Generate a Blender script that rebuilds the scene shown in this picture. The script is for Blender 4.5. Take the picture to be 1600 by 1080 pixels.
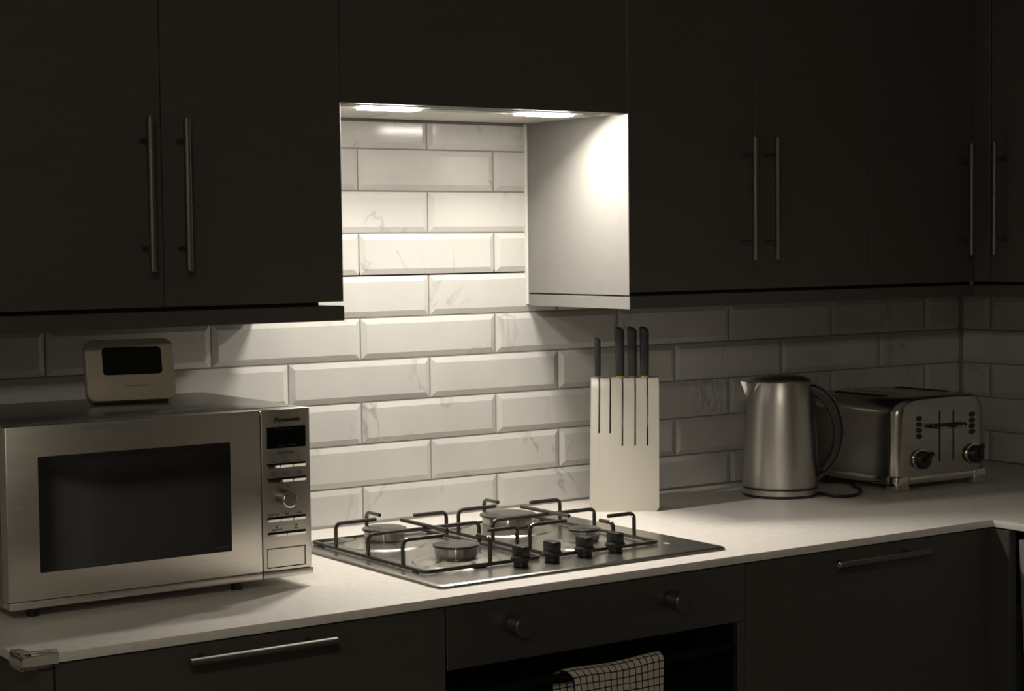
import bpy, bmesh, math, random
from mathutils import Vector, Matrix
random.seed(7)
S = bpy.context.scene
COL = S.collection
for o in list(bpy.data.objects):
    bpy.data.objects.remove(o)
PI = math.pi

# ------------------------------------------------------------------ camera
cam_d = bpy.data.cameras.new('camera')
cam = bpy.data.objects.new('camera', cam_d)
COL.objects.link(cam)
Rv = Vector((0.823464, -0.567245, -0.011785))
Uv = Vector((0.041389, 0.039343, 0.998368))
Fv = Vector((0.565856, 0.822609, -0.055875))
M = Matrix.Identity(4)
for i in range(3):
    M[i][0] = Rv[i]; M[i][1] = Uv[i]; M[i][2] = -Fv[i]
M[0][3], M[1][3], M[2][3] = -1.067758, -2.923073, 1.418398
cam.matrix_world = M
cam_d.sensor_fit = 'HORIZONTAL'
cam_d.sensor_width = 36.0
cam_d.lens = 2829.704 / 1600 * 36
cam_d.clip_start = 0.05
S.camera = cam

# ------------------------------------------------------------------ world, exposure
S.view_settings.view_transform = 'Standard'
S.view_settings.look = 'None'
S.view_settings.exposure = 0.0
S.view_settings.gamma = 1.0
S.view_settings.use_curve_mapping = False
w = bpy.data.worlds.new('night')
S.world = w
w.use_nodes = True
w.node_tree.nodes['Background'].inputs[0].default_value = (0.02, 0.025, 0.035, 1)
w.node_tree.nodes['Background'].inputs[1].default_value = 0.3
LAMP_COL = (1.0, 0.93, 0.825)
LAMP_POWER = 3.6            # watts of each of the two hood lamps
LENS_GLOW = 50.0            # radiance of the frosted lenses themselves
LAMP_SPREAD = 180           # degrees, the lamps sit behind a focusing lens
ROOM_FILL = 74            # glow of the added fill lamp that lifts the ambient light
for k, lx in enumerate((0.5285, 0.8545)):
    ld = bpy.data.lights.new('hood_light', 'AREA')
    ld.shape = 'RECTANGLE'
    ld.size, ld.size_y = 0.104, 0.034
    ld.energy = LAMP_POWER
    ld.color = LAMP_COL
    ld.spread = math.radians(LAMP_SPREAD)
    lo = bpy.data.objects.new('hood_light', ld)
    COL.objects.link(lo)
    lo.location = (lx, -0.2395, 1.6418)
    lo.rotation_euler = (math.radians(-26), 0, 0)      # aimed forward over the hob


# ------------------------------------------------------------------ materials
def srgb(r, g, b):
    f = lambda c: (c / 255 / 12.92) if c / 255 <= 0.04045 else ((c / 255 + 0.055) / 1.055) ** 2.4
    return (f(r), f(g), f(b))


MATS = {}


def mat(name, col, rough=0.5, metal=0.0, spec=0.5, emit=None, grain=None, coat=0.0, trans=0.0, ior=1.45, rvar=None):
    """grain = (scale xyz, colour variation, bump strength)."""
    m = bpy.data.materials.new(name)
    m.use_nodes = True
    nt = m.node_tree
    b = nt.nodes['Principled BSDF']
    b.inputs['Base Color'].default_value = (*col, 1)
    b.inputs['Roughness'].default_value = rough
    b.inputs['Metallic'].default_value = metal
    b.inputs['Specular IOR Level'].default_value = spec
    b.inputs['Coat Weight'].default_value = coat
    b.inputs['Transmission Weight'].default_value = trans
    b.inputs['IOR'].default_value = ior
    if emit:
        b.inputs['Emission Color'].default_value = (*emit[0], 1)
        b.inputs['Emission Strength'].default_value = emit[1]
    if grain:
        sc, cv, bs = grain
        tc = nt.nodes.new('ShaderNodeTexCoord')
        mp = nt.nodes.new('ShaderNodeMapping')
        mp.inputs['Scale'].default_value = sc
        nt.links.new(tc.outputs['Object'], mp.inputs['Vector'])
        n = nt.nodes.new('ShaderNodeTexNoise')
        n.inputs['Scale'].default_value = 1.0
        n.inputs['Detail'].default_value = 6.0
        nt.links.new(mp.outputs[0], n.inputs['Vector'])
        if cv:
            r = nt.nodes.new('ShaderNodeValToRGB')
            r.color_ramp.elements[0].position = 0.3
            r.color_ramp.elements[1].position = 0.7
            r.color_ramp.elements[0].color = (*[c * (1 - cv) for c in col], 1)
            r.color_ramp.elements[1].color = (*[min(1, c * (1 + cv)) for c in col], 1)
            nt.links.new(n.outputs[0], r.inputs[0])
            nt.links.new(r.outputs[0], b.inputs['Base Color'])
        if bs:
            bp = nt.nodes.new('ShaderNodeBump')
            bp.inputs['Strength'].default_value = bs
            bp.inputs['Distance'].default_value = 0.001
            nt.links.new(n.outputs[0], bp.inputs['Height'])
            nt.links.new(bp.outputs[0], b.inputs['Normal'])
        if rvar:
            mr = nt.nodes.new('ShaderNodeMapRange')
            mr.inputs['To Min'].default_value = rvar[0]
            mr.inputs['To Max'].default_value = rvar[1]
            nt.links.new(n.outputs[0], mr.inputs['Value'])
            nt.links.new(mr.outputs[0], b.inputs['Roughness'])
    MATS[name] = m
    return m


def marble(name):
    m = bpy.data.materials.new(name)
    m.use_nodes = True
    nt = m.node_tree
    L = nt.links.new
    b = nt.nodes['Principled BSDF']
    b.inputs['Roughness'].default_value = 0.13
    tc = nt.nodes.new('ShaderNodeTexCoord')
    oi = nt.nodes.new('ShaderNodeObjectInfo')
    mul = nt.nodes.new('ShaderNodeVectorMath'); mul.operation = 'MULTIPLY_ADD'
    mul.inputs[1].default_value = (37.0, 91.0, 53.0)
    L(oi.outputs['Random'], mul.inputs[0])
    L(tc.outputs['Object'], mul.inputs[2])
    rt = nt.nodes.new('ShaderNodeMapping')
    rt.inputs['Rotation'].default_value = (0, 0.7, 0)
    rt.inputs['Scale'].default_value = (1.0, 1.0, 0.55)
    L(mul.outputs[0], rt.inputs['Vector'])
    n = nt.nodes.new('ShaderNodeTexNoise')
    n.inputs['Scale'].default_value = 6.5
    n.inputs['Detail'].default_value = 5.0
    n.inputs['Distortion'].default_value = 1.3
    L(rt.outputs[0], n.inputs['Vector'])
    sub = nt.nodes.new('ShaderNodeMath'); sub.operation = 'SUBTRACT'; sub.inputs[1].default_value = 0.5
    L(n.outputs[0], sub.inputs[0])
    ab = nt.nodes.new('ShaderNodeMath'); ab.operation = 'ABSOLUTE'
    L(sub.outputs[0], ab.inputs[0])
    rv = nt.nodes.new('ShaderNodeValToRGB')
    rv.color_ramp.elements[0].position = 0.0; rv.color_ramp.elements[0].color = (1, 1, 1, 1)
    rv.color_ramp.elements[1].position = 0.022; rv.color_ramp.elements[1].color = (0, 0, 0, 1)
    L(ab.outputs[0], rv.inputs[0])
    # veins fade in and out over the tile
    n2 = nt.nodes.new('ShaderNodeTexNoise')
    n2.inputs['Scale'].default_value = 9.0
    n2.inputs['Detail'].default_value = 3.0
    L(mul.outputs[0], n2.inputs['Vector'])
    r2 = nt.nodes.new('ShaderNodeValToRGB')
    r2.color_ramp.elements[0].position = 0.5
    r2.color_ramp.elements[1].position = 0.68
    L(n2.outputs[0], r2.inputs[0])
    mm = nt.nodes.new('ShaderNodeMath'); mm.operation = 'MULTIPLY'
    L(rv.outputs[0], mm.inputs[0]); L(r2.outputs[0], mm.inputs[1])
    m2 = nt.nodes.new('ShaderNodeMath'); m2.operation = 'MULTIPLY'; m2.inputs[1].default_value = 0.75
    L(mm.outputs[0], m2.inputs[0])
    # soft clouds of pale grey
    n3 = nt.nodes.new('ShaderNodeTexNoise')
    n3.inputs['Scale'].default_value = 5.0
    n3.inputs['Detail'].default_value = 4.0
    L(rt.outputs[0], n3.inputs['Vector'])
    r3 = nt.nodes.new('ShaderNodeValToRGB')
    r3.color_ramp.elements[0].position = 0.35; r3.color_ramp.elements[0].color = (0.56, 0.556, 0.538, 1)
    r3.color_ramp.elements[1].position = 0.6; r3.color_ramp.elements[1].color = (0.63, 0.618, 0.594, 1)
    L(n3.outputs[0], r3.inputs[0])
    mx = nt.nodes.new('ShaderNodeMix'); mx.data_type = 'RGBA'
    mx.inputs['B'].default_value = (0.34, 0.33, 0.315, 1)
    L(m2.outputs[0], mx.inputs['Factor'])
    L(r3.outputs[0], mx.inputs['A'])
    L(mx.outputs['Result'], b.inputs['Base Color'])
    MATS[name] = m
    return m


def checked(name):
    m = bpy.data.materials.new(name)
    m.use_nodes = True
    nt = m.node_tree
    L = nt.links.new
    b = nt.nodes['Principled BSDF']
    b.inputs['Roughness'].default_value = 0.95
    b.inputs['Specular IOR Level'].default_value = 0.1
    uv = nt.nodes.new('ShaderNodeUVMap')
    uv.uv_map = 'UVMap'
    sp = nt.nodes.new('ShaderNodeSeparateXYZ')
    L(uv.outputs[0], sp.inputs[0])
    fac = []
    for k in (0, 1):
        fr = nt.nodes.new('ShaderNodeMath'); fr.operation = 'FRACT'
        L(sp.outputs[k], fr.inputs[0])
        lt = nt.nodes.new('ShaderNodeMath'); lt.operation = 'LESS_THAN'; lt.inputs[1].default_value = 0.16
        L(fr.outputs[0], lt.inputs[0])
        fac.append(lt)
    mxm = nt.nodes.new('ShaderNodeMath'); mxm.operation = 'MAXIMUM'
    L(fac[0].outputs[0], mxm.inputs[0]); L(fac[1].outputs[0], mxm.inputs[1])
    mx = nt.nodes.new('ShaderNodeMix'); mx.data_type = 'RGBA'
    mx.inputs['A'].default_value = (0.62, 0.58, 0.49, 1)
    mx.inputs['B'].default_value = (0.02, 0.019, 0.017, 1)
    L(mxm.outputs[0], mx.inputs['Factor'])
    L(mx.outputs['Result'], b.inputs['Base Color'])
    MATS[name] = m
    return m


marble('marble_tile')
checked('checked_cloth')
mat('grout', (0.27, 0.25, 0.22), 0.9)
mat('plaster', (0.55, 0.53, 0.49), 0.9, grain=((9, 9, 9), 0.04, 0.05))
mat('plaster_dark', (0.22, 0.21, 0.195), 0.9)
mat('ceiling_paint', (0.7, 0.69, 0.66), 0.95)
mat('floor_vinyl', (0.16, 0.14, 0.12), 0.5, grain=((3, 30, 3), 0.25, 0.05))
mat('dark_laminate', (0.078, 0.0735, 0.064), 0.5, spec=0.35, grain=((14, 14, 260), 0.07, 0.05))
mat('dark_carcass', (0.03, 0.029, 0.026), 0.6)
mat('pale_carcass', (0.20, 0.195, 0.184), 0.42, grain=((60, 60, 60), 0.02, 0.02))
mat('worktop_laminate', (0.84, 0.80, 0.75), 0.38, grain=((70, 70, 70), 0.05, 0.02))
mat('brushed_steel', (0.74, 0.71, 0.655), 0.32, 1.0, grain=((6, 6, 500), 0.06, 0.03), rvar=(0.26, 0.42))
mat('handle_steel', (0.20, 0.192, 0.175), 0.5, 1.0)
mat('dark_steel', (0.17, 0.163, 0.15), 0.38, 0.8, grain=((5, 5, 400), 0.1, 0.03))
mat('hob_steel', (0.60, 0.58, 0.54), 0.24, 1.0, grain=((8, 300, 8), 0.04, 0.0), rvar=(0.2, 0.3))
mat('polished_steel', (0.62, 0.60, 0.56), 0.1, 1.0)
mat('satin_steel', (0.62, 0.60, 0.56), 0.34, 1.0)
mat('toaster_steel', (0.44, 0.42, 0.375), 0.2, 1.0)
mat('burner_alloy', (0.62, 0.6, 0.55), 0.28, 1.0)
mat('burner_cap', (0.05, 0.05, 0.047), 0.25, 0.0, spec=0.6)
mat('black_enamel', (0.045, 0.041, 0.036), 0.25, 0.0, spec=0.8)
mat('black_plastic', (0.022, 0.021, 0.02), 0.35)
mat('matt_black', (0.006, 0.006, 0.006), 0.6, spec=0.15)
mat('black_glass', (0.004, 0.004, 0.004), 0.04, spec=0.5)
mat('oven_glass', (0.003, 0.003, 0.003), 0.12, spec=0.2)
mat('window_glass', (0.008, 0.008, 0.0085), 0.05, ior=2.1)
mat('metal_paint', (0.34, 0.325, 0.29), 0.22, 0.6)
mat('white_plastic', (0.60, 0.575, 0.51), 0.42)
mat('thermostat_plastic', (0.50, 0.44, 0.34), 0.45)
mat('display_dark', (0.010, 0.011, 0.010), 0.3, spec=0.15)
mat('segment_dim', (0.035, 0.036, 0.038), 0.5)
mat('segment', (0.004, 0.004, 0.004), 0.4)
mat('logo_grey', (0.16, 0.14, 0.11), 0.5)
mat('print_dark', (0.03, 0.028, 0.025), 0.5)
mat('print_grey', (0.16, 0.15, 0.135), 0.5)
mat('print_pale', (0.10, 0.10, 0.095), 0.6)
mat('knife_grip', (0.033, 0.034, 0.037), 0.42)
mat('yellow_collar', (0.55, 0.45, 0.06), 0.4)
mat('grey_collar', (0.2, 0.2, 0.19), 0.4)
mat('blade_steel', (0.55, 0.55, 0.54), 0.2, 1.0)
mat('slot_dark', (0.01, 0.009, 0.008), 0.7)
mat('hood_steel', (0.62, 0.60, 0.55), 0.45, 0.35)
mat('slot_shadow', (0.05, 0.048, 0.044), 0.6)
mat('clear_plastic', (0.97, 0.97, 0.94), 0.06, trans=1.0, ior=1.42)
mat('caulk', (0.62, 0.60, 0.55), 0.6)
mat('appliance_grey', (0.36, 0.36, 0.37), 0.4, 0.3)
mat('appliance_white', (0.75, 0.75, 0.74), 0.4)
mat('lamp_lens', (0.9, 0.88, 0.82), 0.4, emit=(LAMP_COL, LENS_GLOW))
mat('fill_globe', (0.8, 0.78, 0.7), 0.4, emit=((1.0, 0.92, 0.77), ROOM_FILL))


# ------------------------------------------------------------------ mesh helpers
def new():
    return bmesh.new()


def box(bm, x0, x1, y0, y1, z0, z1, bev=0.0, seg=2, mtx=None):
    t = bmesh.new()
    bmesh.ops.create_cube(t, size=1.0)
    for v in t.verts:
        v.co = Vector(((x0 + x1) / 2 + v.co.x * (x1 - x0), (y0 + y1) / 2 + v.co.y * (y1 - y0), (z0 + z1) / 2 + v.co.z * (z1 - z0)))
    if bev:
        bmesh.ops.bevel(t, geom=t.edges[:], offset=bev, segments=seg, profile=0.5, affect='EDGES')
    merge(bm, t, mtx)


def merge(bm, t, mtx=None):
    if mtx is not None:
        t.transform(mtx)
    me = bpy.data.meshes.new('tmp')
    t.to_mesh(me)
    bm.from_mesh(me)
    bpy.data.meshes.remove(me)
    t.free()


def rounded_rect(w, h, r, n=5, cx=0, cy=0):
    pts = []
    for (sx, sy, a0) in ((1, -1, -PI / 2), (1, 1, 0), (-1, 1, PI / 2), (-1, -1, PI)):
        ox, oy = cx + sx * (w / 2 - r), cy + sy * (h / 2 - r)
        for k in range(n + 1):
            a = a0 + k * PI / 2 / n
            pts.append((ox + r * math.cos(a), oy + r * math.sin(a)))
    return pts


def loft(bm, rings, cap0=True, cap1=True, closed=True):
    vs = [[bm.verts.new(p) for p in r] for r in rings]
    n = len(rings[0])
    for a, b in zip(vs, vs[1:]):
        for k in range(n if closed else n - 1):
            j = (k + 1) % n
            try:
                bm.faces.new((a[k], a[j], b[j], b[k]))
            except ValueError:
                pass
    if cap0:
        bm.faces.new(list(reversed(vs[0])))
    if cap1:
        bm.faces.new(vs[-1])
    return vs


def prism(bm, outline, z0, z1, plane='xy', bev=0.0, mtx=None):
    """outline in 2-D, pushed along the third axis; bev chamfers the end rims."""
    def P(p, z):
        return {'xy': (p[0], p[1], z), 'xz': (p[0], z, p[1]), 'yz': (z, p[0], p[1])}[plane]
    t = bmesh.new()
    loft(t, [[P(p, z0) for p in outline], [P(p, z1) for p in outline]])
    bmesh.ops.recalc_face_normals(t, faces=t.faces[:])
    if bev:
        caps = [f for f in t.faces if len(f.verts) == len(outline)]
        es = {e for f in caps for e in f.edges}
        bmesh.ops.bevel(t, geom=list(es), offset=bev, segments=2, profile=0.5, affect='EDGES')
    merge(bm, t, mtx)


def lathe(bm, prof, n=32, mtx=None, cap=True):
    t = bmesh.new()
    rings = [[(r * math.cos(2 * PI * k / n), r * math.sin(2 * PI * k / n), z) for k in range(n)] for r, z in prof]
    loft(t, rings, cap, cap)
    bmesh.ops.recalc_face_normals(t, faces=t.faces[:])
    merge(bm, t, mtx)


def fillet(pts, rad, n=4):
    pts = [Vector(p) for p in pts]
    out = [pts[0]]
    for a, b, c in zip(pts, pts[1:], pts[2:]):
        u, v = (a - b), (c - b)
        d = min(rad, u.length * 0.49, v.length * 0.49)
        p, q = b + u.normalized() * d, b + v.normalized() * d
        for k in range(n + 1):
            s = k / n
            out.append((1 - s) ** 2 * p + 2 * s * (1 - s) * b + s * s * q)
    out.append(pts[-1])
    return out


def tube(bm, pts, r, n=8, section=None, up=None, closed=False):
    pts = [Vector(p) for p in pts]
    if section is None:
        section = [(r * math.cos(2 * PI * k / n), r * math.sin(2 * PI * k / n)) for k in range(n)]
    rings = []
    x = None
    for i, p in enumerate(pts):
        if i == 0:
            d = pts[1] - p
        elif i == len(pts) - 1:
            d = p - pts[i - 1]
        else:
            d = (pts[i + 1] - p).normalized() + (p - pts[i - 1]).normalized()
        d.normalize()
        if up is not None:
            x = Vector(up).cross(d).normalized()
        elif x is None:
            a = Vector((0, 0, 1)) if abs(d.z) < 0.9 else Vector((1, 0, 0))
            x = a.cross(d).normalized()
        else:
            x = (x - d * x.dot(d)).normalized()
        y = d.cross(x)
        rings.append([p + x * u + y * v for u, v in section])
    t = bmesh.new()
    loft(t, rings)
    bmesh.ops.recalc_face_normals(t, faces=t.faces[:])
    merge(bm, t)


def cyl(bm, a, b, r, n=20, bev=0.0):
    a, b = Vector(a), Vector(b)
    t = bmesh.new()
    L = (b - a).length
    if bev:
        prof = [(r - bev, 0), (r, bev), (r, L - bev), (r - bev, L)]
    else:
        prof = [(r, 0), (r, L)]
    q = Vector((0, 0, 1)).rotation_difference((b - a).normalized()).to_matrix().to_4x4()
    lathe(t, prof, n)
    merge(bm, t, Matrix.Translation(a) @ q)


def obj(name, bm, m, parent=None, world=True, angle=35, label=None):
    """One mesh object. With world=True the vertices are in room coordinates and are moved into the parent's frame."""
    bmesh.ops.remove_doubles(bm, verts=bm.verts[:], dist=1e-6)
    me = bpy.data.meshes.new(name)
    o = bpy.data.objects.new(name, me)
    COL.objects.link(o)
    if parent is not None:
        o.parent = parent
        if world:
            p = parent
            off = Vector((0, 0, 0))
            while p is not None:
                off += p.location
                p = p.parent
            bm.transform(Matrix.Translation(-off))
    bm.to_mesh(me)
    bm.free()
    me.materials.append(MATS[m])
    for p in me.polygons:
        p.use_smooth = True
    me.set_sharp_from_angle(angle=math.radians(angle))
    if label:
        o['label'] = label
    return o


def thing(name, label, cat, loc=(0, 0, 0), rotz=0.0, group=None):
    o = bpy.data.objects.new(name, None)
    o.empty_display_size = 0.05
    COL.objects.link(o)
    o.location = loc
    o.rotation_euler = (0, 0, rotz)
    o['label'] = label
    o['category'] = cat
    if group:
        o['group'] = group
    return o


def struct(name, bm, m, **k):
    o = obj(name, bm, m, **k)
    o['kind'] = 'structure'
    return o


def text(name, body, size, m, parent, mtx, bold=0.0, ext=0.0002, align='CENTER', width=None):
    c = bpy.data.curves.new(name, 'FONT')
    c.body = body
    c.size = size
    c.align_x = align
    c.align_y = 'CENTER'
    c.extrude = ext
    c.offset = bold
    c.resolution_u = 3
    t = bpy.data.objects.new(name, c)
    COL.objects.link(t)
    dg = bpy.context.evaluated_depsgraph_get()
    dg.update()
    me = bpy.data.meshes.new_from_object(t.evaluated_get(dg))
    bpy.data.objects.remove(t)
    if width:
        xs = [v.co.x for v in me.vertices]
        k = width / (max(xs) - min(xs))
        me.transform(Matrix.Diagonal((k, 1, 1, 1)))
    me.name = name
    o = bpy.data.objects.new(name, me)
    COL.objects.link(o)
    me.materials.clear()
    me.materials.append(MATS[m])
    o.parent = parent
    me.transform(mtx)
    return o


FRONT = Matrix(((1, 0, 0, 0), (0, 0, -1, 0), (0, 1, 0, 0), (0, 0, 0, 1)))   # text lying in xy -> standing in xz, facing -y

# ================================================================== room
XC = 2.2314           # right-hand wall
ZT = 0.90             # worktop
Y0 = 0.008            # plaster behind the tiles
bm = new(); box(bm, -2.7, XC + 0.3, -4.5, 0.3, -0.1, 0.0); struct('floor', bm, 'floor_vinyl')
bm = new(); box(bm, -2.7, XC + 0.3, -4.5, 0.3, 2.4, 2.5); struct('ceiling', bm, 'ceiling_paint')
bm = new(); box(bm, -2.7, XC + 0.2, Y0, 0.2, 0, 2.4); wall_back = struct('wall_back', bm, 'plaster')
bm = new(); box(bm, XC + Y0, XC + 0.2, -4.4, Y0, 0, 2.4); wall_right = struct('wall_right', bm, 'plaster')
bm = new(); box(bm, -2.7, -2.55, -4.4, Y0, 0, 2.4); struct('wall_left', bm, 'plaster')
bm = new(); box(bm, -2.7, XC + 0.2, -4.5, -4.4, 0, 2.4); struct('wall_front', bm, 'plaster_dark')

# ---- bevelled tiles, each its own mesh object
PX, PZ, ZJ = 0.302, 0.078548, 1.598686
GAP = 0.003
tile_cache = {}


def tile_mesh(w, h, cl, cr, ct, cb):
    key = (round(w, 4), round(h, 4), cl, cr, ct, cb)
    if key in tile_cache:
        return tile_cache[key]
    b, rim = 0.0105, 0.0042
    bm = new()
    xl, xr = (0.0004 if cl else b), w - (0.0004 if cr else b)
    zb, zt = (0.0004 if cb else b), h - (0.0004 if ct else b)
    rings = [
        [(0, Y0, 0), (w, Y0, 0), (w, Y0, h), (0, Y0, h)],
        [(0, 0.0 if cl else rim, 0), (w, rim if not cr else 0.0, 0), (w, rim if not cr else 0.0, h), (0, rim if not cl else 0.0, h)],
        [(xl, 0, zb), (xr, 0, zb), (xr, 0, zt), (xl, 0, zt)],
    ]
    rings[1] = [(0, rim, 0), (w, rim, 0), (w, rim, h), (0, rim, h)]
    loft(bm, rings, cap0=False)
    bmesh.ops.recalc_face_normals(bm, faces=bm.faces[:])
    me = bpy.data.meshes.new('tile')
    bm.to_mesh(me)
    bm.free()
    me.materials.append(MATS['marble_tile'])
    tile_cache[key] = me
    return me


def tile_row(n, x_lo, x_hi, parent, to_world, first, z_lo=None, z_hi=None):
    z1, z0 = ZJ - n * PZ - GAP / 2, ZJ - (n + 1) * PZ + GAP / 2
    ct = cb = False
    if z_lo is not None and z0 < z_lo:
        z0, cb = z_lo, True
    if z_hi is not None and z1 > z_hi:
        z1, ct = z_hi, True
    x = first
    while x > x_lo:
        x -= PX
    while x < x_hi:
        a, b = x + GAP / 2, x + PX - GAP / 2
        cl = cr = False
        if a < x_lo:
            a, cl = x_lo, True
        if b > x_hi:
            b, cr = x_hi, True
        x += PX
        if b - a < 0.012:
            continue
        o = bpy.data.objects.new('tile', tile_mesh(b - a, z1 - z0, cl, cr, ct, cb))
        COL.objects.link(o)
        o.parent = parent
        to_world(o, a, z0)


XL, XR = 0.3874, 0.9835     # sides of the niche
HOOD_Z = 1.6524


def on_back(o, a, z):
    o.location = (a, 0, z)


def on_right(o, a, z):      # a runs from the corner towards the camera
    o.location = (XC, -a, z)
    o.rotation_euler = (0, 0, -PI / 2)


for n in range(-1, 4):
    tile_row(n, XL - 0.004 if n < 3 else -0.302, XR + (-0.003 if n < 3 else 1.245), wall_back, on_back, 0.0 if n % 2 == 0 else PX / 2, z_hi=HOOD_Z - 0.004)
for n in range(4, 9):
    tile_row(n, -0.302, XC - 0.003, wall_back, on_back, 0.0 if n % 2 == 0 else PX / 2, z_lo=ZT + 0.002)
for n in range(3, 9):
    tile_row(n, 0.003, 1.3, wall_right, on_right, 0.0854 if n % 2 == 0 else 0.0854 + PX / 2, z_lo=ZT + 0.002)
bm = new()
box(bm, -0.31, XC, 0.0048, Y0 + 0.001, ZT + 0.001, 1.37)
box(bm, XL - 0.01, XR + 0.01, 0.0048, Y0 + 0.001, 1.36, HOOD_Z + 0.02)
obj('grout', bm, 'grout', wall_back)
bm = new()
box(bm, XC + 0.0048, XC + Y0 + 0.001, -1.31, 0.0, ZT + 0.001, 1.37)
obj('grout', bm, 'grout', wall_right)
bm = new()
tube(bm, [(XC - 0.001, -0.001, ZT), (XC - 0.001, -0.001, 1.37)], 0.006, 8)
obj('corner_sealant', bm, 'grout', wall_back)
bm = new()
tube(bm, [(XL, 0.001, ZT + 0.001), (XC - 0.006, 0.001, ZT + 0.001)], 0.004, 6)
tube(bm, [(-0.29, 0.001, ZT + 0.001), (XL, 0.001, ZT + 0.001)], 0.004, 6)
obj('worktop_sealant', bm, 'caulk', wall_back)
bm = new()
tube(bm, [(XR - 0.002, 0.001, 1.30), (XR - 0.002, 0.001, HOOD_Z)], 0.0045, 6)
obj('niche_sealant', bm, 'caulk', wall_back)

# ================================================================== wall cabinets
YF = -0.3222          # door fronts
YD = -0.3025          # back of the doors
ZD = 1.3278           # bottom of the doors
ZR0, ZR1 = 1.2966, 1.3212   # light rail
ZTOP = 2.10


def bar_handle(parent, axis, p, length, out, span=0.164, r=0.0058):
    """Bar handle whose middle is p; out = vector from the bar back to the door face."""
    p = Vector(p)
    out = Vector(out)
    a = Vector(axis)
    bm = new()
    cyl(bm, p - a * length / 2, p + a * length / 2, r, 16, 0.0009)
    h = obj('handle', bm, 'handle_steel', parent)
    for s in (-1, 1):
        bm = new()
        q = p + a * span / 2 * s
        cyl(bm, q, q + out, 0.0036, 10)
        obj('handle_post', bm, 'handle_steel', h)
    return h


def door(parent, x0, x1, z0, z1, y0=YF, y1=YD, m='dark_laminate', name='door'):
    bm = new()
    box(bm, x0, x1, y0, y1, z0, z1, 0.0008, 1)
    return obj(name, bm, m, parent)


# --- two doors to the left of the niche
CL0 = -0.2415
t = thing('wall_cabinet', 'dark wall cabinet left of the lit niche, hanging above the microwave', 'cabinet', (0.073, 0, ZR0), group='dark kitchen wall cabinets')
bm = new()
box(bm, CL0, XL - 0.0355, -0.3015, -0.0005, ZR1 - 0.004, ZTOP)
box(bm, XL - 0.0355, XL - 0.0185, -0.3015, -0.0005, ZD + 0.0012, ZTOP)
obj('carcass', bm, 'dark_carcass', t)
bm = new()
box(bm, XL - 0.018, XL, -0.3015, -0.0005, ZD + 0.0012, ZTOP - 0.001)
obj('end_panel', bm, 'pale_carcass', t)
d = door(t, CL0, 0.0726, ZD, ZTOP)
bar_handle(d, (0, 0, 1), (0.0405, YF - 0.035, 1.5000), 0.234, (0, 0.035, 0))
d = door(t, 0.0738, XL, ZD, ZTOP)
bar_handle(d, (0, 0, 1), (0.1003, YF - 0.035, 1.5000), 0.234, (0, 0.035, 0))
bm = new()
box(bm, CL0, XL + 0.0015, YF, YF + 0.018, ZR0, ZR1, 0.0008, 1)
obj('light_rail', bm, 'dark_laminate', t)
bm = new()
box(bm, XL - 0.034, XL + 0.0015, YF + 0.0182, -0.0005, ZR0 + 0.0005, ZR1 - 0.0005, 0.0006, 1)
obj('rail_return', bm, 'pale_carcass', t)

# --- flap front over the hood
t = thing('wall_cabinet', 'dark flush cabinet front bridging the niche right over the hood lights', 'cabinet', (0.685, 0, HOOD_Z), group='dark kitchen wall cabinets')
bm = new()
box(bm, XL + 0.0005, XR - 0.0005, -0.3015, -0.0005, HOOD_Z + 0.055, ZTOP)
obj('carcass', bm, 'dark_carcass', t)
door(t, XL + 0.0012, XR - 0.0012, HOOD_Z, ZTOP, name='flap_door')

# --- extractor hood
t = thing('extractor_hood', 'slim built-in extractor hood with two bright lamps at the top of the niche', 'extractor hood', (0.685, 0, HOOD_Z))
bm = new()
box(bm, XL + 0.002, XR - 0.002, -0.300, -0.006, HOOD_Z + 0.001, HOOD_Z + 0.05)
obj('hood_body', bm, 'hood_steel', t)
bm = new()
box(bm, XL + 0.002, XR - 0.002, -0.3015, -0.2985, HOOD_Z - 0.0016, HOOD_Z + 0.003, 0.0006, 1)
obj('front_lip', bm, 'hood_steel', t)
for nm, x0, x1 in (('a', 0.590, 0.792), ('b', 0.916, 0.958), ('c', 0.412, 0.466)):
    bm = new()
    box(bm, x0, x1, -0.275, -0.250, HOOD_Z + 0.0001, HOOD_Z + 0.0016)
    obj('vent_slot', bm, 'slot_shadow', t)
for x0, x1 in ((0.600, 0.690), (0.694, 0.784)):
    bm = new()
    box(bm, x0, x1, -0.225, -0.045, HOOD_Z - 0.0004, HOOD_Z + 0.002, 0.0003, 1)
    obj('grease_filter', bm, 'hood_steel', t)
for x0 in (0.474, 0.800):
    bm = new()
    prism(bm, rounded_rect(0.109, 0.038, 0.004, 3, x0 + 0.0545, -0.2395), HOOD_Z - 0.0026, HOOD_Z + 0.002, 'xy', 0.0006)
    obj('lamp_lens', bm, 'lamp_lens', t)

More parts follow.
